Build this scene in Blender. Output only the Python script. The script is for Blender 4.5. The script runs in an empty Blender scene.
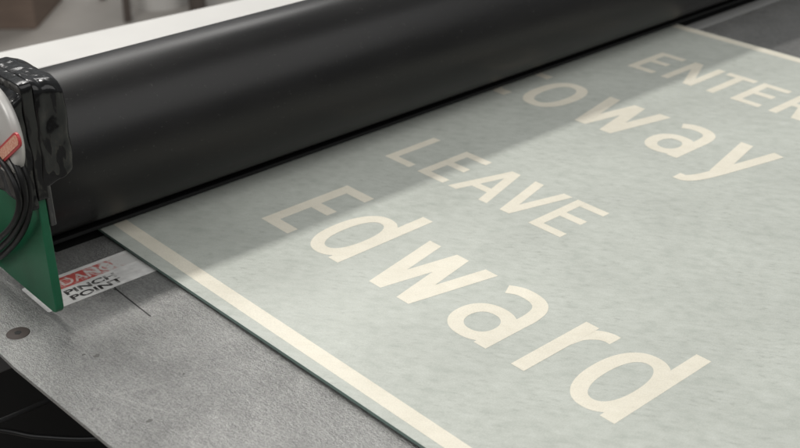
import bpy, bmesh, math, random
from mathutils import Vector, Matrix, noise
random.seed(7)
scn = bpy.context.scene
COL = scn.collection

# ------------------------------------------------------------------ helpers
def link(o, parent=None):
    COL.objects.link(o)
    if parent: o.parent = parent
    return o
def tag(o, label=None, cat=None, group=None, kind=None):
    if label: o['label'] = label
    if cat: o['category'] = cat
    if group: o['group'] = group
    if kind: o['kind'] = kind
    return o
def thing(name, label, cat, group=None):
    o = bpy.data.objects.new(name, None); o.empty_display_size = .02
    return tag(link(o), label, cat, group)
def obj(name, bm, mat, parent=None, smooth=False, bevel=0, seg=2, subd=0, sheet=False):
    if sheet:
        bm.normal_update()
        for f in bm.faces:
            if f.normal.z < 0: f.normal_flip()
    else: bmesh.ops.recalc_face_normals(bm, faces=bm.faces[:])
    me = bpy.data.meshes.new(name); bm.to_mesh(me); bm.free()
    for m in (mat if isinstance(mat, (list, tuple)) else [mat]): me.materials.append(m)
    if smooth:
        for p in me.polygons: p.use_smooth = True
    o = bpy.data.objects.new(name, me); link(o, parent)
    if bevel:
        b = o.modifiers.new('bevel', 'BEVEL'); b.width = bevel; b.segments = seg; b.limit_method = 'ANGLE'
    if subd:
        s = o.modifiers.new('sub', 'SUBSURF'); s.levels = s.render_levels = subd
    return o
def box(bm, lo, hi, mat=0):
    x0, y0, z0 = lo; x1, y1, z1 = hi
    v = [bm.verts.new(p) for p in ((x0,y0,z0),(x1,y0,z0),(x1,y1,z0),(x0,y1,z0),(x0,y0,z1),(x1,y0,z1),(x1,y1,z1),(x0,y1,z1))]
    for f in ((0,3,2,1),(4,5,6,7),(0,1,5,4),(1,2,6,5),(2,3,7,6),(3,0,4,7)):
        bm.faces.new([v[i] for i in f]).material_index = mat
def prism(bm, pts, fn):
    """closed outline pts extruded: fn(p, k) -> 3D point for k = 0, 1"""
    a = [bm.verts.new(fn(p, 0)) for p in pts]; b = [bm.verts.new(fn(p, 1)) for p in pts]
    bm.faces.new(a); bm.faces.new(b[::-1]); n = len(pts)
    for i in range(n): bm.faces.new((a[i], b[i], b[(i+1) % n], a[(i+1) % n]))
def tube(bm, path, r, n=14):
    path = [Vector(p) for p in path]; rings = []
    ref = Vector((.31, .17, .93))
    for i, p in enumerate(path):
        t = (path[min(i+1, len(path)-1)] - path[max(i-1, 0)]).normalized()
        u = t.cross(ref).normalized(); w = t.cross(u)
        rr = r[i] if isinstance(r, (list, tuple)) else r
        rings.append([bm.verts.new(p + (u*math.cos(2*math.pi*k/n) + w*math.sin(2*math.pi*k/n))*rr) for k in range(n)])
    for a, b in zip(rings, rings[1:]):
        for k in range(n): bm.faces.new((a[k], a[(k+1) % n], b[(k+1) % n], b[k]))
    bm.faces.new(rings[0]); bm.faces.new(rings[-1][::-1])
def spline(pts, n=12):
    P = [Vector(p) for p in pts]; P = [2*P[0]-P[1]] + P + [2*P[-1]-P[-2]]; out = []
    for i in range(1, len(P)-2):
        for k in range(n):
            t = k/n; a, b, c, d = P[i-1], P[i], P[i+1], P[i+2]
            out.append(.5*((2*b) + (c-a)*t + (2*a-5*b+4*c-d)*t*t + (3*b-a-3*c+d)*t**3))
    out.append(P[-2]); return out
def lathe_x(bm, prof, cy, cz, n=128):
    """profile (x, r) turned round the line y=cy, z=cz"""
    rings = []
    for x, r in prof:
        rings.append([bm.verts.new((x, cy + r*math.cos(2*math.pi*k/n), cz + r*math.sin(2*math.pi*k/n))) for k in range(n)])
    for a, b in zip(rings, rings[1:]):
        for k in range(n): bm.faces.new((a[k], a[(k+1) % n], b[(k+1) % n], b[k]))
    bm.faces.new(rings[0]); bm.faces.new(rings[-1][::-1])

# ------------------------------------------------------------------ materials
def mat(name, col, rough=.5, metal=0, spec=.5, coat=0):
    m = bpy.data.materials.new(name); m.use_nodes = True
    b = m.node_tree.nodes['Principled BSDF']
    b.inputs['Base Color'].default_value = (*col, 1); b.inputs['Roughness'].default_value = rough
    b.inputs['Metallic'].default_value = metal; b.inputs['Specular IOR Level'].default_value = spec
    b.inputs['Coat Weight'].default_value = coat
    m['b'] = 1
    return m
class NT:
    def __init__(s, m): s.t = m.node_tree; s.b = s.t.nodes['Principled BSDF']
    def new(s, ty, **kw):
        n = s.t.nodes.new(ty)
        for k, v in kw.items():
            if k in n.inputs: n.inputs[k].default_value = v
            else: setattr(n, k, v)
        return n
    def l(s, a, b): s.t.links.new(a, b)
    def coord(s, scale=(1,1,1), rot=(0,0,0), out='Object'):
        c = s.new('ShaderNodeTexCoord'); m = s.new('ShaderNodeMapping', vector_type='TEXTURE')   # turn first, then stretch
        m.inputs['Scale'].default_value = tuple(1/q for q in scale); m.inputs['Rotation'].default_value = rot
        s.l(c.outputs[out], m.inputs[0]); return m.outputs[0]
    def noise(s, vec, scale, detail=3, rough=.5):
        n = s.new('ShaderNodeTexNoise'); n.inputs['Scale'].default_value = scale
        n.inputs['Detail'].default_value = detail; n.inputs['Roughness'].default_value = rough
        s.l(vec, n.inputs['Vector']); return n.outputs['Fac']
    def ramp(s, fac, stops):
        r = s.new('ShaderNodeValToRGB'); e = r.color_ramp.elements
        while len(e) < len(stops): e.new(.5)
        for i, (p, c) in enumerate(stops):
            e[i].position = p; e[i].color = (*c, 1) if not isinstance(c, (int, float)) else (c, c, c, 1)
        s.l(fac, r.inputs[0]); return r.outputs[0]
    def mix(s, a, b, fac, mode='MIX'):
        m = s.new('ShaderNodeMix', data_type='RGBA', blend_type=mode)
        if isinstance(fac, (int, float)): m.inputs[0].default_value = fac
        else: s.l(fac, m.inputs[0])
        for i, v in ((6, a), (7, b)):
            if isinstance(v, tuple): m.inputs[i].default_value = (*v, 1)
            else: s.l(v, m.inputs[i])
        return m.outputs[2]
    def bump(s, h, strength, dist=.001):
        n = s.new('ShaderNodeBump'); n.inputs['Strength'].default_value = strength; n.inputs['Distance'].default_value = dist
        s.l(h, n.inputs['Height']); s.l(n.outputs[0], s.b.inputs['Normal'])
        return n
    def math(s, op, a, b):
        n = s.new('ShaderNodeMath', operation=op)
        for i, v in enumerate((a, b)):
            if isinstance(v, (int, float)): n.inputs[i].default_value = v
            else: s.l(v, n.inputs[i])
        return n.outputs[0]

# pale green sign face: mottled film with short wrinkles
def film(name, c_lo, c_mid, c_hi, amount=1.0, rough=.42):
    m = mat(name, c_mid, rough, 0, .4); t = NT(m)
    v1 = t.coord((.62, 1, 1), (0, 0, math.radians(-60)))
    n1 = t.noise(v1, 105, 4, .6)
    v2 = t.coord((.36, 1, 1), (0, 0, math.radians(-56)))
    n2 = t.noise(v2, 300, 3, .65)
    v3 = t.coord(); n3 = t.noise(v3, 9, 3, .5)
    n4 = t.noise(v3, 900, 3, .7)
    c = t.ramp(n1, [(.30, c_lo), (.5, c_mid), (.70, c_hi)])
    dk = t.ramp(n2, [(.30, tuple(x*.75 for x in c_mid)), (.43, c_mid), (.66, c_hi)])
    c = t.mix(c, dk, t.ramp(t.noise(v3, 17, 3, .6), [(.38, .12*amount), (.68, .80*amount)]))
    big = t.ramp(n3, [(.3, .93), (.7, 1.05)])
    c = t.mix(c, big, 1.0, 'MULTIPLY')
    fine = t.ramp(n4, [(.3, .91), (.7, 1.08)])
    c = t.mix(c, fine, 1.0, 'MULTIPLY')
    t.l(c, t.b.inputs['Base Color'])
    h = t.math('ADD', t.math('MULTIPLY', n1, .6), t.math('MULTIPLY', n2, .5))
    t.bump(h, .22, .0012)
    rr = t.ramp(n2, [(.3, rough-.06), (.7, rough+.1)]); t.l(rr, t.b.inputs['Roughness'])
    return m
M_sheet = film('sign_green_film', (.385, .41, .37), (.455, .475, .432), (.505, .525, .483))
M_cream = film('sign_cream_film', (.685, .645, .54), (.715, .675, .57), (.74, .70, .595), .2)
M_edge = mat('sign_edge', (.12, .175, .155), .5)
# rubber
M_rub = mat('black_rubber', (.009, .0085, .0085), .36, 0, .30); t = NT(M_rub)
v = t.coord((1, 1, 1)); n = t.noise(v, 700, 3, .6); vb = t.coord((2.2, 9, 9)); nb = t.noise(vb, 2.4, 4, .6)
t.l(t.ramp(nb, [(.35, .31), (.7, .40)]), t.b.inputs['Roughness'])
dust = t.noise(v, 240, 2, .8)
t.l(t.mix(t.ramp(nb, [(.3, (.007, .0067, .0066)), (.75, (.012, .0113, .011))]), (.06, .058, .055), t.ramp(dust, [(.66, 0.0), (.78, .6)])), t.b.inputs['Base Color'])
t.bump(n, .10, .0004)
M_rubdark = mat('worn_black_rubber', (.012, .012, .012), .6, 0, .3)
# bed plate: dull galvanised steel with a scuffed, speckled grain; grain colour also paints in glints
M_plate = mat('speckled_steel', (.40, .40, .385), .45, .72); t = NT(M_plate)
v = t.coord((.75, 1, 1), (0, 0, math.radians(-75))); n1 = t.noise(v, 740, 3, .65)
vv = t.coord((.2, 1, 1), (0, 0, math.radians(-88))); n2 = t.noise(vv, 480, 3, .65)
v0 = t.coord(); nb = t.noise(v0, 14, 4, .6); nf = t.noise(v0, 1500, 2, .6); sp = t.noise(v0, 46, 2, .4)
c = t.ramp(n1, [(.33, (.22, .22, .215)), (.5, (.345, .343, .334)), (.67, (.50, .497, .483))])
c = t.mix(c, t.ramp(n2, [(.35, (.26, .26, .253)), (.66, (.45, .447, .434))]), .42)
c = t.mix(c, t.ramp(nb, [(.32, .82), (.68, 1.12)]), 1.0, 'MULTIPLY')
sc1 = t.noise(t.coord((.022, 1, 1), (0, 0, math.radians(-66))), 170, 2, .4); sc2 = t.noise(t.coord((.03, 1, 1), (0, 0, math.radians(-18))), 140, 2, .4)
for sc_ in (sc1, sc2): c = t.mix(c, (.60, .595, .575), t.ramp(sc_, [(.70, 0.0), (.76, .28)]))
c = t.mix(c, t.ramp(sp, [(.20, .35), (.27, 1.0)]), 1.0, 'MULTIPLY')
t.l(c, t.b.inputs['Base Color'])
t.l(t.ramp(n1, [(.3, .48), (.7, .30)]), t.b.inputs['Roughness'])
t.bump(t.math('ADD', n1, t.math('MULTIPLY', nf, .35)), .9, .0013)
M_lip = mat('worn_steel_lip', (.42, .42, .41), .4, .3)
M_dark = mat('black_painted_steel', (.012, .012, .012), .6)
M_frame = mat('grey_frame_paint', (.12, .12, .12), .5)
M_rod = mat('dull_dark_rod', (.05, .05, .05), .42, .4)
M_cable = mat('black_cable_jacket', (.006, .006, .006), .45, 0, .25)
# green paint
M_green = mat('green_powder_coat', (.004, .09, .038), .42, 0, .4); t = NT(M_green)
v = t.coord(); n = t.noise(v, 900, 2, .6); nb = t.noise(v, 30, 3, .6)
t.l(t.ramp(nb, [(.3, (.0035, .072, .03)), (.7, (.006, .105, .047))]), t.b.inputs['Base Color']); t.bump(n, .2, .0005)
# tape
M_tape = mat('black_glossy_tape', (.0045, .0045, .0045), .12, 0, .4); t = NT(M_tape)
v = t.coord((1.0, 1.0, .6)); n = t.noise(v, 120, 2, .5); n2 = t.noise(v, 45, 2, .5)
rg = t.new('ShaderNodeTexNoise', noise_type='RIDGED_MULTIFRACTAL'); rg.inputs['Scale'].default_value = 34; rg.inputs['Detail'].default_value = 3; rg.inputs['Distortion'].default_value = .6
t.l(t.coord((1, 1, .38)), rg.inputs['Vector'])
t.bump(t.math('ADD', t.math('MULTIPLY', n, .5), t.math('ADD', t.math('MULTIPLY', n2, 1.3), t.math('MULTIPLY', rg.outputs['Fac'], .55))), .3, .0045)
t.l(t.ramp(n2, [(.3, .08), (.7, .2)]), t.b.inputs['Roughness'])
M_clear = mat('smoky_tape', (.035, .035, .034), .2, 0, .6); t = NT(M_clear)
v = t.coord((1, 1, .4)); n = t.noise(v, 70, 3, .6); t.bump(n, .6, .003)
M_cast = mat('cast_silver_housing', (.50, .485, .46), .38, .25); t = NT(M_cast)
v = t.coord(); n = t.noise(v, 300, 3, .6); t.bump(n, .15, .0005)
M_redtag = mat('red_sticker', (.42, .035, .04), .4)
M_orange = mat('orange_sticker_print', (.60, .27, .17), .4); t = NT(M_orange)
v = t.coord(); n = t.noise(v, 600, 2, .6)
t.l(t.ramp(n, [(.35, (.50, .16, .10)), (.65, (.68, .42, .30))]), t.b.inputs['Base Color'])
# warning sticker: worn white vinyl, its printing rubbed away towards the sheet
M_lab = mat('worn_white_sticker', (.60, .59, .57), .38); t = NT(M_lab)
v = t.coord(); nb = t.noise(v, 90, 4, .6); vs = t.coord((.35, 1, 1)); ns = t.noise(vs, 260, 3, .6)
c = t.mix(t.ramp(nb, [(.3, (.56, .55, .535)), (.7, (.72, .71, .69))]), t.ramp(ns, [(.3, .88), (.6, 1.03)]), 1.0, 'MULTIPLY')
t.l(c, t.b.inputs['Base Color'])
def worn_ink(name, col, x_keep, x_gone, lo=-.22):
    """printing that has rubbed off: the ink is patchy and gives way to the white vinyl with growing x"""
    m = mat(name, col, .42); t = NT(m)
    g = t.new('ShaderNodeTexCoord'); sx = t.new('ShaderNodeSeparateXYZ'); t.l(g.outputs['Object'], sx.inputs[0])
    mr = t.new('ShaderNodeMapRange'); t.l(sx.outputs[0], mr.inputs[0])
    mr.inputs[1].default_value = x_keep; mr.inputs[2].default_value = x_gone; mr.inputs[3].default_value = lo; mr.inputs[4].default_value = .55
    vs = t.coord((1, .30, 1), (0, 0, math.radians(20))); n = t.noise(vs, 330, 4, .65)
    s = t.math('ADD', n, mr.outputs[0])
    f = t.ramp(s, [(.40, 0.0), (.66, 1.0)])
    t.l(t.mix(col, (.58, .57, .55), f), t.b.inputs['Base Color'])
    return m
M_redink = worn_ink('rubbed_red_ink', (.44, .085, .075), .36, .45, -.14)
M_blackink = worn_ink('rubbed_black_ink', (.03, .028, .028), .375, .425, -.13)
M_paleink = worn_ink('rubbed_pale_ink', (.54, .23, .19), .345, .43, -.04)
M_screw = mat('brown_oxide_screw', (.042, .031, .027), .5, .2)
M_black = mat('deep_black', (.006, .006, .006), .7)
M_spot = mat('dried_residue', (.115, .112, .105), .6)
M_scribe = mat('black_marker_line', (.02, .02, .02), .6)
M_white = mat('white_laminate', (.76, .745, .71), .45); t = NT(M_white)
v = t.coord(); n = t.noise(v, 6, 3, .6); t.l(t.ramp(n, [(.3, (.48, .47, .45)), (.7, (.54, .53, .507))]), t.b.inputs['Base Color'])
M_floor = mat('grey_concrete', (.25, .235, .215), .55); t = NT(M_floor)
v = t.coord(); n = t.noise(v, 2.2, 5, .6); t.l(t.ramp(n, [(.3, (.27, .25, .228)), (.7, (.37, .348, .32))]), t.b.inputs['Base Color'])
M_card = mat('brown_cardboard', (.15, .095, .068), .7); t = NT(M_card)
v = t.coord((1, 1, 6)); n = t.noise(v, 6, 3, .6); t.l(t.ramp(n, [(.3, (.15, .108, .084)), (.7, (.19, .138, .108))]), t.b.inputs['Base Color'])
M_leg = mat('brown_grey_leg', (.085, .068, .058), .55)
M_pail = mat('off_white_plastic', (.62, .60, .57), .45)

# ------------------------------------------------------------------ the sign
# sheet lies on z=0, reading direction is -Y, letters stand along +X
TH = .0028
sign = thing('road_sign', 'pale green printed sign sheet with cream letters passing under the black roller', 'sign')
def edge_x(y):      # the near long edge is very slightly bowed
    return .4155 + .0065*max(0, min(1, (.90 - y)/.45))**1.3
def lift(x, y):     # the free long edge stands a little off the bed
    return .0016*max(0, 1-(x-.4155)/.10)**2*max(0, min(1, (.86-y)/.3))
bm = bmesh.new()
NX, NY = 90, 130; Y0, Y1 = -.12, .985
grid = []
for j in range(NY+1):
    y = Y0 + (Y1-Y0)*j/NY; row = []
    for i in range(NX+1):
        x = edge_x(y) + (1.2735-edge_x(y))*(i/NX)**1.6
        row.append(bm.verts.new((x, y, lift(x, y))))
    grid.append(row)
for j in range(NY):
    for i in range(NX): bm.faces.new((grid[j][i], grid[j][i+1], grid[j+1][i+1], grid[j+1][i]))
panel = obj('sign_panel', bm, [M_sheet, M_edge], sign, sheet=True)
s = panel.modifiers.new('solid', 'SOLIDIFY'); s.thickness = TH; s.offset = -1; s.material_offset_rim = 1; s.material_offset = 1
ZS = .00009
def strip(bm, xa, xb, y0, y1, n=110, z=ZS):
    pr = None
    for j in range(n+1):
        y = y0 + (y1-y0)*j/n; a, b = xa(y), xb(y)
        r = [bm.verts.new((a+(b-a)*k/4, y, lift(a+(b-a)*k/4, y)+z)) for k in range(5)]
        if pr:
            for k in range(4): bm.faces.new((pr[k], pr[k+1], r[k+1], r[k]))
        pr = r
bm = bmesh.new()
strip(bm, lambda y: edge_x(y)+.0135-.0045*max(0,min(1,(.9-y)/.45)), lambda y: .4425+.0025*max(0,min(1,(.9-y)/.45)), -.118, .98)
tag(obj('border_stripe', bm, M_cream, sign, sheet=True), 'cream border stripe along the near long edge')
bm = bmesh.new(); strip(bm, lambda y: 1.2585, lambda y: 1.2722, -.118, .98)
tag(obj('border_stripe', bm, M_cream, sign, sheet=True), 'cream border stripe along the far edge')

class Word:
    """strokes in (u, v): u = reading direction, v = height of the letter"""
    def __init__(s): s.bm = bmesh.new(); s.k = 0
    def z(s):
        s.k += 1; return ZS + .000012*(s.k % 7)
    def poly(s, pts):
        z = s.z()
        s.bm.faces.new([s.bm.verts.new((v, -u, z)) for u, v in pts])
    def rect(s, u0, v0, u1, v1): s.poly([(u0, v0), (u1, v0), (u1, v1), (u0, v1)])
    def band(s, outer, inner, closed=False):
        z = s.z(); a = [s.bm.verts.new((v, -u, z)) for u, v in outer]; b = [s.bm.verts.new((v, -u, z)) for u, v in inner]
        n = len(a)
        for i in range(n if closed else n-1): s.bm.faces.new((a[i], a[(i+1) % n], b[(i+1) % n], b[i]))
    def path(s, pts, w):
        P = [Vector(p) for p in pts]; L, R = [], []
        for i, p in enumerate(P):
            d = (P[min(i+1, len(P)-1)] - P[max(i-1, 0)]).normalized(); n = Vector((-d.y, d.x))
            ww = (w[i] if isinstance(w, (list, tuple)) else w)/2
            L.append(p+n*ww); R.append(p-n*ww)
        s.band(L, R)
    def ring(s, u0, v0, u1, v1, wu, wv, e=2.35, n=64):
        cu, cv, a, b = (u0+u1)/2, (v0+v1)/2, (u1-u0)/2, (v1-v0)/2
        def pt(A, B, t):
            c, q = math.cos(t), math.sin(t)
            return (cu + A*math.copysign(abs(c)**(2/e), c), cv + B*math.copysign(abs(q)**(2/e), q))
        T = [2*math.pi*i/n for i in range(n)]
        s.band([pt(a, b, t) for t in T], [pt(a-wu, b-wv, t) for t in T], True)
    # glyphs: (u, v) of the lower left corner, sizes in metres
    def E(s, u, v, w, h, t):
        s.rect(u, v, u+t, v+h); s.rect(u+t*.9, v, u+w, v+t*.9); s.rect(u+t*.9, v+h-t*.9, u+w, v+h); s.rect(u+t*.9, v+h*.525-t*.45, u+w*.92, v+h*.525+t*.45)
    def Lc(s, u, v, w, h, t): s.rect(u, v, u+t, v+h); s.rect(u+t*.9, v, u+w, v+t*.9)
    def A(s, u, v, w, h, t):
        c = u+w/2; k = t*.56
        s.poly([(u, v), (u+t*1.08, v), (c+k*.9, v+h), (c-k, v+h)]); s.poly([(u+w, v), (u+w-t*1.08, v), (c-k*.9, v+h), (c+k, v+h)])
        s.rect(u+w*.22, v+h*.24, u+w*.78, v+h*.24+t*.85)
    def V(s, u, v, w, h, t):
        c = u+w/2; k = t*.58
        s.poly([(u, v+h), (u+t*1.08, v+h), (c+k*.9, v), (c-k, v)]); s.poly([(u+w, v+h), (u+w-t*1.08, v+h), (c-k*.9, v), (c+k, v)])
    def N(s, u, v, w, h, t):
        s.rect(u, v, u+t, v+h); s.rect(u+w-t, v, u+w, v+h); s.poly([(u, v+h), (u+t*1.15, v+h), (u+w, v), (u+w-t*1.15, v)])
    def T(s, u, v, w, h, t): s.rect(u+w/2-t/2, v, u+w/2+t/2, v+h-t*.5); s.rect(u, v+h-t*.9, u+w, v+h)
    def Rc(s, u, v, w, h, t):
        s.rect(u, v, u+t, v+h); m = v+h*.45; r = (v+h-m)/2
        o = [(u+t*.5, v+h)] + [(u+w-r+r*math.cos(a), m+r+r*math.sin(a)) for a in [math.pi/2-math.pi*i/20 for i in range(21)]] + [(u+t*.5, m)]
        q = r-t*.9
        i_ = [(u+t*.5, v+h-t*.9)] + [(u+w-r+q*math.cos(a), m+r+q*math.sin(a)) for a in [math.pi/2-math.pi*i/20 for i in range(21)]] + [(u+t*.5, m+t*.9)]
        s.band(o, i_); s.poly([(u+w*.42, m+t*.4), (u+w*.42+t*1.15, m+t*.4), (u+w+t*.1, v), (u+w-t*1.1, v)])
    def o(s, u, v, w, h, t): s.ring(u, v-h*.012, u+w, v+h*1.012, t, t*.92)
    def d(s, u, v, w, h, asc, t):
        s.rect(u+w-t, v, u+w, v+asc); s.ring(u, v-h*.012, u+w-t*.12, v+h*1.012, t, t*.92, 2.25)
    def w(s, u, v, w, h, t):
        q = w/4; k = t*.56
        for a, b in ((0, 1), (2, 1), (2, 3), (4, 3)):
            x0 = u+k+(w-2*k)*a/4; x1 = u+k+(w-2*k)*b/4
            s.poly([(x0-k, v+h), (x0+k, v+h), (x1+k, v), (x1-k, v)])
    def a(s, u, v, w, h, t):
        r = w-t/2
        P = [(u+w*.10, v+h*.885)] + [(x, y) for x, y in ((u+w*.28, v+h*.945), (u+w*.50, v+h*.952), (u+w*.70, v+h*.915), (u+w*.83, v+h*.82), (u+w-t/2, v+h*.66), (u+w-t/2, v+h*.5), (u+w-t/2, v+h*.25), (u+w-t/2, v))]
        s.path([tuple(p.to_2d()) for p in spline([(*q, 0) for q in P], 7)], t*.98)
        s.ring(u, v-h*.012, u+w-t*.15, v+h*.605, t, t*.9, 2.2)
    def r(s, u, v, w, h, t):
        s.rect(u, v, u+t, v+h)
        P = [(u+t*.5, v+h*.60), (u+t*.75, v+h*.78), (u+w*.55, v+h*.90), (u+w*.80, v+h*.945), (u+w, v+h*.945)]
        s.path([tuple(p.to_2d()) for p in spline([(*q, 0) for q in P], 8)], t)
    def y(s, u, v, w, h, t, desc):
        c = u+w*.50; k = t*.56
        s.poly([(u, v+h), (u+2*k, v+h), (c+k, v), (c-k, v)])
        P = [(u+w-k, v+h), (c+w*.14, v+h*.35), (c-w*.02, v-desc*.18), (c-w*.13, v-desc*.62), (c-w*.26, v-desc*.86), (c-w*.44, v-desc*.88)]
        s.path([(u+w-k, v+h)] + [tuple(p.to_2d()) for p in spline([(*q, 0) for q in P], 8)][1:], t*1.0)
    def t_(s, u, v, w, h, t):
        s.path([tuple(p.to_2d()) for p in spline([(u+w*.20, v+h*1.28, 0), (u+w*.20, v+h*.8, 0), (u+w*.20, v+h*.25, 0), (u+w*.40, v+h*.07, 0), (u+w, v+h*.05, 0)], 8)], t)
        s.rect(u, v+h-t*.85, u+w, v+h)
    def done(s, name, label): return tag(obj(name, s.bm, M_cream, sign, sheet=True), label)

B = .5362; XH = .0853; CAP = .1025; ASC = .1115; TT = .0132
w_ = Word()
w_.E(-.8145, B, .0405, CAP, TT)
w_.d(-.758, B, .0565, XH, ASC, TT)
w_.w(-.677, B, .0845, XH, TT)
w_.a(-.578, B, .0560, XH, TT)
w_.r(-.4955, B, .0330, XH, TT)
w_.d(-.4535, B, .0565, XH, ASC, TT)
w_.done('sign_word', 'large cream word Edward along the near edge')
B2 = .9235; XH2 = .0815
w_ = Word()
w_.Lc  # (the first letters of this line are already under the roller)
w_.t_(-.9545, B2, .0330, XH2, TT); w_.t_(-.9100, B2, .0330, XH2, TT)
w_.o(-.8660, B2, .0580, XH2, TT)
w_.w(-.7900, B2, .0850, XH2, TT)
w_.a(-.6880, B2, .0520, XH2, TT)
w_.y(-.6150, B2, .0525, XH2, TT, .037)
w_.done('sign_word', 'large cream word ending in toway cut off by the roller')
B3 = .7105; H3 = .0685; T3 = .0104
w_ = Word()
w_.Lc(-.8420, B3, .0370, H3, T3); w_.E(-.7925, B3, .0370, H3, T3); w_.A(-.7480, B3, .0530, H3, T3)
w_.V(-.6960, B3, .0480, H3, T3); w_.E(-.6415, B3, .0385, H3, T3)
w_.done('sign_word', 'small cream capitals reading LEAVE')
B4 = 1.0995; H4 = .0690
w_ = Word()
w_.E(-.8420, B4, .0370, H4, T3); w_.N(-.7920, B4, .0440, H4, T3); w_.T(-.7420, B4, .0390, H4, T3)
w_.E(-.6950, B4, .0370, H4, T3); w_.Rc(-.6450, B4, .0400, H4, T3)
w_.done('sign_word', 'small cream capitals reading ENTER')

# ------------------------------------------------------------------ rollers
R_ = .0717; YC = .9245; ZC = .0760
roller = thing('pressure_roller', 'long black rubber pressure roller lying across the green sign', 'roller')
bm = bmesh.new()
x0, x1 = .352, 2.05
prof = [(x0, .010), (x0, R_-.006), (x0+.0018, R_-.0018), (x0+.006, R_)] + [(x0+.006+(x1-x0-.012)*i/40, R_) for i in range(1, 40)] + [(x1-.006, R_), (x1-.0018, R_-.0018), (x1, R_-.006), (x1, .010)]
lathe_x(bm, prof, YC, ZC)
obj('rubber_sleeve', bm, M_rub, roller, smooth=True)
bm = bmesh.new(); lathe_x(bm, [(x0-.026, .014), (x0+.001, .014)], YC, ZC, 32)
obj('shaft', bm, M_rod, roller)
bm = bmesh.new(); lathe_x(bm, [(x1-.001, .014), (x1+.05, .014)], YC, ZC, 32)
obj('shaft', bm, M_rod, roller, smooth=False)
lower = thing('lower_roller', 'black lower roller down in the slot of the steel bed', 'roller')
bm = bmesh.new(); lathe_x(bm, [(.36, .0305), (2.04, .0305)], .9300, -.0330, 64)
obj('rubber_sleeve', bm, M_rubdark, lower, smooth=True)
bm = bmesh.new(); lathe_x(bm, [(.33, .008), (.36, .008)], .9300, -.0330, 24); obj('shaft', bm, M_rod, lower)

bm = bmesh.new(); box(bm, (.3535, .8955, .0010), (2.05, .9120, .0048))  # added black bar: draws the dark nip shadow under the roller
tag(obj('nip_shade_bar', bm, M_black, None, bevel=.0008), 'thin flat black bar added for the dark nip shadow along the foot of the roller', 'shade bar')

# ------------------------------------------------------------------ bed plate
ZB = -.0048
bed = thing('bed_plate', 'speckled grey steel bed plate of the machine under the sign', 'bed plate')
bm = bmesh.new()
pl = [(.2622, .905), (.2622, .75), (.2700, .60), (.2790, .30), (.30, -.30), (2.1, -.30), (2.1, .8930), (.2622+.1075, .8930), (.2622+.100, .905)]
prism(bm, pl, lambda p, k: (p[0], p[1], ZB if k else ZB-.004))
obj('steel_sheet', bm, M_plate, bed, bevel=.0006)
bm = bmesh.new()
bmx = [(.872, ZB+.0002), (.8935, ZB+.0002), (.8950, ZB-.001), (.8950, ZB-.012), (.8937, ZB-.012), (.8937, ZB-.0001), (.872, ZB-.0001)]
prism(bm, bmx, lambda p, k: ((2.1 if k else 1.276), p[0], p[1]))
tag(obj('edge_lip', bm, M_lip, bed), 'brighter worn steel lip along the slot')
# countersunk screw with hex socket
bm = bmesh.new(); cx, cy = .2850, .7915; n = 40; rr = .0092
def disc(bm, r, z, cx=cx, cy=cy, n=40): return [bm.verts.new((cx+r*math.cos(2*math.pi*k/n), cy+r*math.sin(2*math.pi*k/n), z)) for k in range(n)]
rings = [disc(bm, rr, ZB+.00010), disc(bm, rr-.0006, ZB+.0005), disc(bm, .0032, ZB+.0007), disc(bm, .0026, ZB+.0007)]
for a, b in zip(rings, rings[1:]):
    for k in range(n): bm.faces.new((a[k], a[(k+1) % n], b[(k+1) % n], b[k]))
bm.faces.new(rings[-1])
scr = obj('screw', bm, M_screw, bed)
bm = bmesh.new(); prism(bm, [(cx+.0030*math.cos(math.pi/3*k+.3), cy+.0030*math.sin(math.pi/3*k+.3)) for k in range(6)], lambda p, k: (p[0], p[1], ZB+.0006 if not k else ZB+.00085)); obj('hex_socket', bm, M_black, scr)
# marker tick on the plate
bm = bmesh.new()
P = [(.3772, .8050), (.3763, .7985), (.3760, .7800), (.3757, .7600), (.3756, .7420)]
for (a, b) in zip(P, P[1:]):
    bm.faces.new([bm.verts.new(q) for q in ((a[0]-.0007, a[1], ZB+.0001), (a[0]+.0007, a[1], ZB+.0001), (b[0]+.0007, b[1], ZB+.0001), (b[0]-.0007, b[1], ZB+.0001))])
bm.faces.new([bm.verts.new(q) for q in ((.3742, .8020, ZB+.00014), (.3766, .8002, ZB+.00014), (.3766, .7975, ZB+.00014), (.3748, .7990, ZB+.00014))])
obj('marker_line', bm, M_scribe, bed)
def blot(x, y, r, seed):
    bm = bmesh.new(); rg = random.Random(seed); n = 14
    f = bm.faces.new([bm.verts.new((x + r*1.25*(1+.3*rg.uniform(-1, 1))*math.cos(2*math.pi*k/n), y + r*(1+.3*rg.uniform(-1, 1))*math.sin(2*math.pi*k/n), ZB+.00008)) for k in range(n)])
    obj('residue_spot', bm, M_spot, bed, sheet=True)
for q in ((.3158, .7208, .0022, 1), (.3090, .7290, .0011, 2), (.3037, .6223, .0018, 3), (.352, .655, .0009, 4)): blot(*q)
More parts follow.
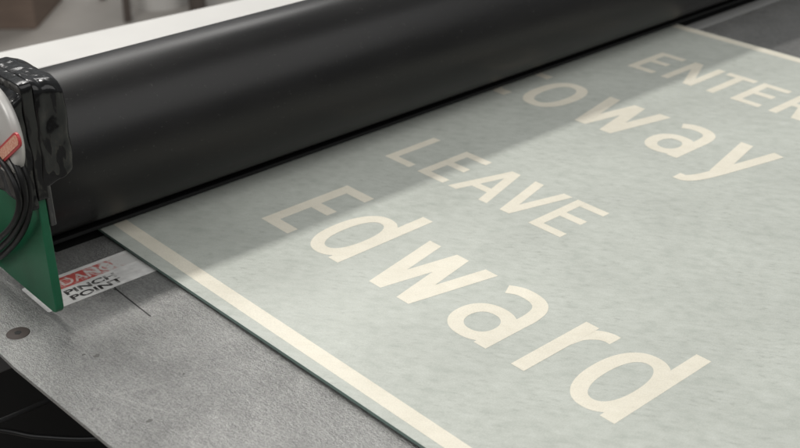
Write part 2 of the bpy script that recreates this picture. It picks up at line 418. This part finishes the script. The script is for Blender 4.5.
# warning sticker with its rubbed printing
LX0, LX1, LY0, LY1 = .3170, .4212, .8035, .8535
bm = bmesh.new()
def rr_pts(x0, y0, x1, y1, r, jag=0):
    out = []
    for (cx_, cy_, a0) in ((x1-r, y1-r, 0), (x0+r, y1-r, 90), (x0+r, y0+r, 180), (x1-r, y0+r, 270)):
        for i in range(6):
            a = math.radians(a0+18*i); out.append((cx_+r*math.cos(a), cy_+r*math.sin(a)))
    return out
out = rr_pts(LX0, LY0, LX1, LY1, .002)
out += [(LX1-.001, LY0+.0005), (LX1-.0075, LY0+.0012), (LX1-.009, LY0-.0006)] if False else []
prism(bm, out, lambda p, k: (p[0], p[1], ZB+.0003 if k else ZB+.0001))
lab = obj('warning_sticker', bm, M_lab, bed)
tag(lab, 'worn white PINCH POINT warning sticker with a faded red header')
bm = bmesh.new(); bm.faces.new([bm.verts.new((x, y, ZB+.0004)) for x, y in ((.3405, .8300), (.4150, .8300), (.4150, .8485), (.3405, .8485))])
obj('red_header', bm, M_redink, lab)
def text(body, size, loc, m, parent, name, sx=1.0, bold=0):
    cu = bpy.data.curves.new(name, 'FONT'); cu.body = body; cu.size = size; cu.align_x = 'LEFT'; cu.offset = bold
    tmp = bpy.data.objects.new(name, cu); COL.objects.link(tmp)
    dg = bpy.context.evaluated_depsgraph_get(); dg.update()
    me = bpy.data.meshes.new_from_object(tmp.evaluated_get(dg)); bpy.data.objects.remove(tmp); bpy.data.curves.remove(cu)
    for v_ in me.vertices: v_.co = (v_.co.x*sx+loc[0], v_.co.y+loc[1], loc[2])
    me.materials.clear(); me.materials.append(m)
    return link(bpy.data.objects.new(name, me), parent)
tag(text('PINCH', .0108, (.3405, .8180, ZB+.0005), M_blackink, lab, 'sticker_word', 1.5, .0003), 'black letters reading PINCH')
tag(text('POINT', .0108, (.3405, .8072, ZB+.0005), M_blackink, lab, 'sticker_word', 1.5, .0003), 'black letters reading POINT')
tag(text('DANGER', .0165, (.3450, .8332, ZB+.0005), M_paleink, lab, 'sticker_word', 1.02, .0003), 'pale letters faded into the red header')

# ------------------------------------------------------------------ machine body below and behind
body = thing('machine_cabinet', 'black machine cabinet in the dark gap under the steel bed', 'cabinet')
bm = bmesh.new(); box(bm, (.47, .02, -.80), (2.08, .872, -.03)); obj('lower_cabinet', bm, M_dark, body, bevel=.002)
bm = bmesh.new(); box(bm, (.20, .985, -.80), (2.08, 1.16, -.012)); obj('rear_housing', bm, M_dark, body, bevel=.002)
rail = thing('frame_rail', 'grey steel frame rail crossing beneath the corner of the bed plate', 'rail')
bm = bmesh.new(); box(bm, (.10, .8330, -.062), (.47, .871, -.018)); obj('steel_rail', bm, M_frame, rail, bevel=.002)
bm = bmesh.new(); tube(bm, [(.05, .8265, -.1005), (.20, .8255, -.1003), (.4715, .8190, -.10)], .0026, 14)
tag(obj('tie_rod', bm, M_rod, None, True), 'thin straight dark rod crossing the gap below the frame rail', 'rod')
bm = bmesh.new(); tube(bm, spline([(.20, .862, -.085), (.2623, .8125, -.1), (.285, .786, -.1035), (.3254, .7425, -.1), (.385, .70, -.085), (.46, .66, -.07)], 10), .0022)
tag(obj('cable', bm, M_cable, None, True), 'upper black cable sagging below the plate under the thin rod', 'cable')
bm = bmesh.new(); tube(bm, spline([(.18, .80, -.10), (.235, .785, -.122), (.27, .757, -.132), (.32, .71, -.128), (.46, .62, -.09)], 10), .0022)
tag(obj('cable', bm, M_cable, None, True), 'lower black cable sagging at the very bottom of the dark gap', 'cable')

# ------------------------------------------------------------------ bracket at the roller end
br = thing('mounting_bracket', 'green bracket plate with a black tape wrapped top at the left end of the roller', 'bracket')
bm = bmesh.new()
XP = .3142
out = [(.7800, .170), (.7800, .0125)]
out += [(.7800+.007*(1-math.cos(a)), .0115-.007*math.sin(a)) for a in [math.radians(15*i) for i in range(1, 7)]]
out += [(.84, .0045), (.905, .0045), (.960, .0045), (.960, .170)]
prism(bm, out, lambda p, k: (XP + (.0072 if k else 0), p[0], p[1]))
obj('green_plate', bm, M_green, br, bevel=.0012, seg=3)
def lump(bm, lo, hi, div, fn):
    tmp = bmesh.new(); box(tmp, lo, hi)
    bmesh.ops.subdivide_edges(tmp, edges=tmp.edges[:], cuts=div, use_grid_fill=True)
    vm = {}
    for v_ in tmp.verts: vm[v_] = bm.verts.new(fn(v_.co.copy()))
    for f in tmp.faces: bm.faces.new([vm[q] for q in f.verts])
    tmp.free()
def crumple(p, amp=.0019):
    q = noise.noise_vector(p*30)*amp*.9 + noise.noise_vector(p*70)*amp + noise.noise_vector(Vector((p.x*190, p.y*190, p.z*70)))*amp*.5
    return p+q
def wrapf(p):
    c = Vector((.3335, .81, .16)); tz = (p.z-.105)/.09
    # slanted torn hem at the bottom, pinched waist, puffed top
    if tz < .45: p.z += (p.x-.3225)*.55*(1-tz/.45)
    p.x -= .0045*max(0, 1-tz)**1.2
    p.z -= tz*(.0045*max(0, (p.x-.332)/.017)**2 + .0050*max(0, (.787-p.y)/.0115)**2)
    p.y += .0035*max(0, (p.x-.340)/.009)**2*(1 if p.y < .80 else 0)
    p.x = c.x + (p.x-c.x)*(1.0+.05*math.sin(tz*5))
    return crumple(p)
bm = bmesh.new(); lump(bm, (.3235, .7755, .112), (.3490, .850, .1975), 14, wrapf)
obj('tape_wrap', bm, M_tape, br, smooth=True, subd=1)
# left part of the wrap: a rounded shoulder running back over the plate
bm = bmesh.new()
def shf(p):
    tz = (p.z-.12)/.08
    if tz > .6: p.y += 0; p.z -= .010*max(0, (.322-p.x)/.012)*(tz-.6)/.4
    return crumple(p, .0020)
lump(bm, (.3075, .7770, .100), (.3150, .845, .1975), 12, shf); lump(bm, (.3145, .7760, .106), (.3235, .846, .1985), 12, lambda p: crumple(p, .0009))
tag(obj('tape_wrap', bm, M_tape, br, smooth=True, subd=1), 'black tape drawn over the front edge of the plate')

tag(obj('edge_strip', (lambda b: (box(b, (.3216, .7790, .082), (.3265, .7900, .125)), b)[1])(bmesh.new()), M_clear, br, bevel=.001), 'dark grey strip between the tape and the green plate')
motor = thing('motor', 'silver round motor housing with a red and orange sticker beside the green bracket', 'motor')
MC = Vector((.299, .7990, .1625)); STP = ((.8169, .1277), (.7560, .1690))
bm = bmesh.new()
lathe_x(bm, [(.2985, .006), (.2985, .0110), (.2990, .0115), (.2990, .0300), (.2995, .0322), (.3012, .0338), (.3030, .0342), (.3062, .0342)], MC.y, MC.z, 64)
obj('housing', bm, M_cast, motor, smooth=True)
def slab(bm, quad, x0, x1): prism(bm, quad, lambda p, k: (x1 if k else x0, p[0], p[1]))
def sticker(P, wdt, x0, x1, m):
    a, b = Vector(P[0]), Vector(P[1]); d = (b-a).normalized(); n = Vector((-d.y, d.x))*wdt/2
    r = wdt/2; pts = [a+n, a-n] + [b + (-n)*math.cos(t) + d*r*math.sin(t) for t in [math.pi*i/10 for i in range(11)]]
    bm = bmesh.new(); slab(bm, [tuple(p) for p in pts], x0, x1); return bm
st_ = obj('sticker', sticker(STP, .0108, .2972, .2990, M_redtag), M_redtag, motor)
obj('sticker_print', sticker(STP, .0074, .2968, .2972, M_orange), M_orange, st_)
def arc_cable(pts, r, label):
    bm = bmesh.new(); tube(bm, spline(pts, 12), r, 14)
    return tag(obj('cable', bm, M_cable, None, True), label, 'cable', 'cables looped at the bracket')
arc_cable([(.306, .815, .168), (.306, .7976, .1532), (.306, .7809, .1441), (.306, .7713, .1296), (.306, .7731, .1108), (.306, .7913, .0836), (.306, .8258, .0522), (.306, .8713, .0223), (.306, .93, .01)], .0027, 'outermost of the black cables looping down beside the green plate')
arc_cable([(.301, .812, .160), (.301, .7944, .1509), (.301, .7782, .145), (.301, .768, .1323), (.301, .7699, .1137), (.301, .7867, .0905), (.301, .8184, .0624), (.301, .858, .0373), (.301, .92, .02)], .0025, 'middle one of the black cables looping down beside the green plate')
arc_cable([(.296, .812, .150), (.296, .7902, .1425), (.296, .777, .1373), (.296, .7681, .1259), (.296, .7699, .1121), (.296, .7855, .0928), (.296, .8107, .0726), (.296, .8451, .0508), (.296, .91, .03)], .0023, 'innermost of the black cables looping down beside the green plate')

# ------------------------------------------------------------------ room behind
tb = thing('white_table', 'white tabletop standing behind the black roller', 'table')
bm = bmesh.new()
a = Vector((.5049, 1.2844)); dirx = Vector((.3035, -.0224)).normalized(); nrm = Vector((-dirx.y, dirx.x))
p0 = a - dirx*1.4; p1 = a + dirx*2.0
far = [p0, p1]; near = [p1 - nrm*.085, p0 - nrm*.085]
prism(bm, [tuple(p) for p in far+near], lambda p, k: (p[0], p[1], .05 if k else .02))
obj('tabletop', bm, M_white, tb, bevel=.006, seg=4)
bm = bmesh.new()
for s_ in (-1.2, 1.8):
    q = a + dirx*s_ - nrm*.042; bm = bmesh.new()
    tube(bm, [(q.x, q.y, -.80), (q.x, q.y, .02)], .02, 12)
    obj('table_leg', bm, M_frame, tb)

def sheet_obj(name, pts, m):
    bm = bmesh.new(); bm.faces.new([bm.verts.new(p) for p in pts]); return obj(name, bm, m)
tag(sheet_obj('floor', [(-40, -40, -.8), (60, -40, -.8), (60, 60, -.8), (-40, 60, -.8)], M_floor), kind='structure')
bx = thing('cardboard_box', 'brown cardboard box on the grey floor far behind the roller', 'box')
bm = bmesh.new(); box(bm, (0, 0, 0), (.5, .35, .30)); o = obj('carton', bm, M_card, bx, bevel=.004)
bm = bmesh.new(); box(bm, (.02, -.16, .3005), (.48, .005, .3045)); obj('flap', bm, M_card, bx)
bx.location = (1.28, 4.17, -.80); bx.rotation_euler = (0, 0, math.radians(-42))
st = thing('stool', 'dark stool on the floor beyond the white tabletop', 'stool')
for q, r in (((1.93, 3.69), .014), ((2.18, 3.62), .032), ((2.00, 4.0), .014), ((2.35, 3.95), .014)):
    bm = bmesh.new(); tube(bm, [(q[0], q[1], -.80), (q[0]+(2.13-q[0])*.15, q[1]+(3.8-q[1])*.15, -.25)], r, 12); obj('leg', bm, M_leg, st)
bm = bmesh.new(); lathe_x(bm, [(-.02, .2), (.02, .2)], 0, 0, 40)
se = obj('seat', bm, M_leg, st); se.rotation_euler = (0, math.pi/2, 0); se.location = (2.13, 3.8, -.24)
pa = thing('bucket', 'off white plastic bucket on the floor by the stool', 'bucket')
bm = bmesh.new(); lathe_x(bm, [(0, .10), (.26, .13), (.262, .138), (.275, .138)], 0, 0, 48)
pb = obj('bucket_body', bm, M_pail, pa, smooth=False); pb.rotation_euler = (0, -math.pi/2, 0)
pa.location = (2.13, 3.80, -.80)

# ------------------------------------------------------------------ light
w = bpy.data.worlds.new('World'); scn.world = w; w.use_nodes = True
w.node_tree.nodes['Background'].inputs[0].default_value = (.95, .98, 1.0, 1); w.node_tree.nodes['Background'].inputs[1].default_value = .225
def area(name, loc, rot, sx, sy, power, col=(1, 1, 1)):
    l = bpy.data.lights.new(name, 'AREA'); l.shape = 'RECTANGLE'; l.size = sx; l.size_y = sy; l.energy = power; l.color = col
    o = bpy.data.objects.new(name, l); o.location = loc; o.rotation_euler = rot; COL.objects.link(o); return o
area('strip_lamp', (.35, 2.45, 2.0), (math.radians(-38), 0, 0), 1.7, .16, 50, (1, .975, .93))
area('overhead_fill', (1.4, -1.2, 2.7), (math.radians(22), 0, 0), 4.5, 3.0, 68, (1, .99, .97))  # unseen fill panel added to lift the shaded part of the sheet
area('side_fill', (-1.9, .5, 2.0), (0, math.radians(-50), 0), 1.6, 1.6, 38, (1, .99, .97))  # unseen fill light added to brighten the left-facing motor housing
area('far_lamp', (2.4, 4.4, 2.6), (0, 0, 0), 2.4, 1.2, 60, (1, .98, .95))

# ------------------------------------------------------------------ camera
cd = bpy.data.cameras.new('Camera'); cam = bpy.data.objects.new('Camera', cd); COL.objects.link(cam)
Rm = Matrix(((.75102944, .31617108, -.57964698), (-.66013049, .3415938, -.66898536), (-.01351001, .88507035, .46526117)))
cam.matrix_world = Matrix.Translation((0, 0, .5)) @ Rm.to_4x4()
cd.sensor_width = 36; cd.lens = 36*1177/800; cd.clip_start = .01; cd.clip_end = 200
cd.dof.use_dof = True; cd.dof.focus_distance = .93; cd.dof.aperture_fstop = 9
scn.camera = cam
scn.view_settings.view_transform = 'Standard'; scn.view_settings.look = 'None'; scn.view_settings.gamma = 1
scn.view_settings.exposure = 0; scn.view_settings.use_curve_mapping = False
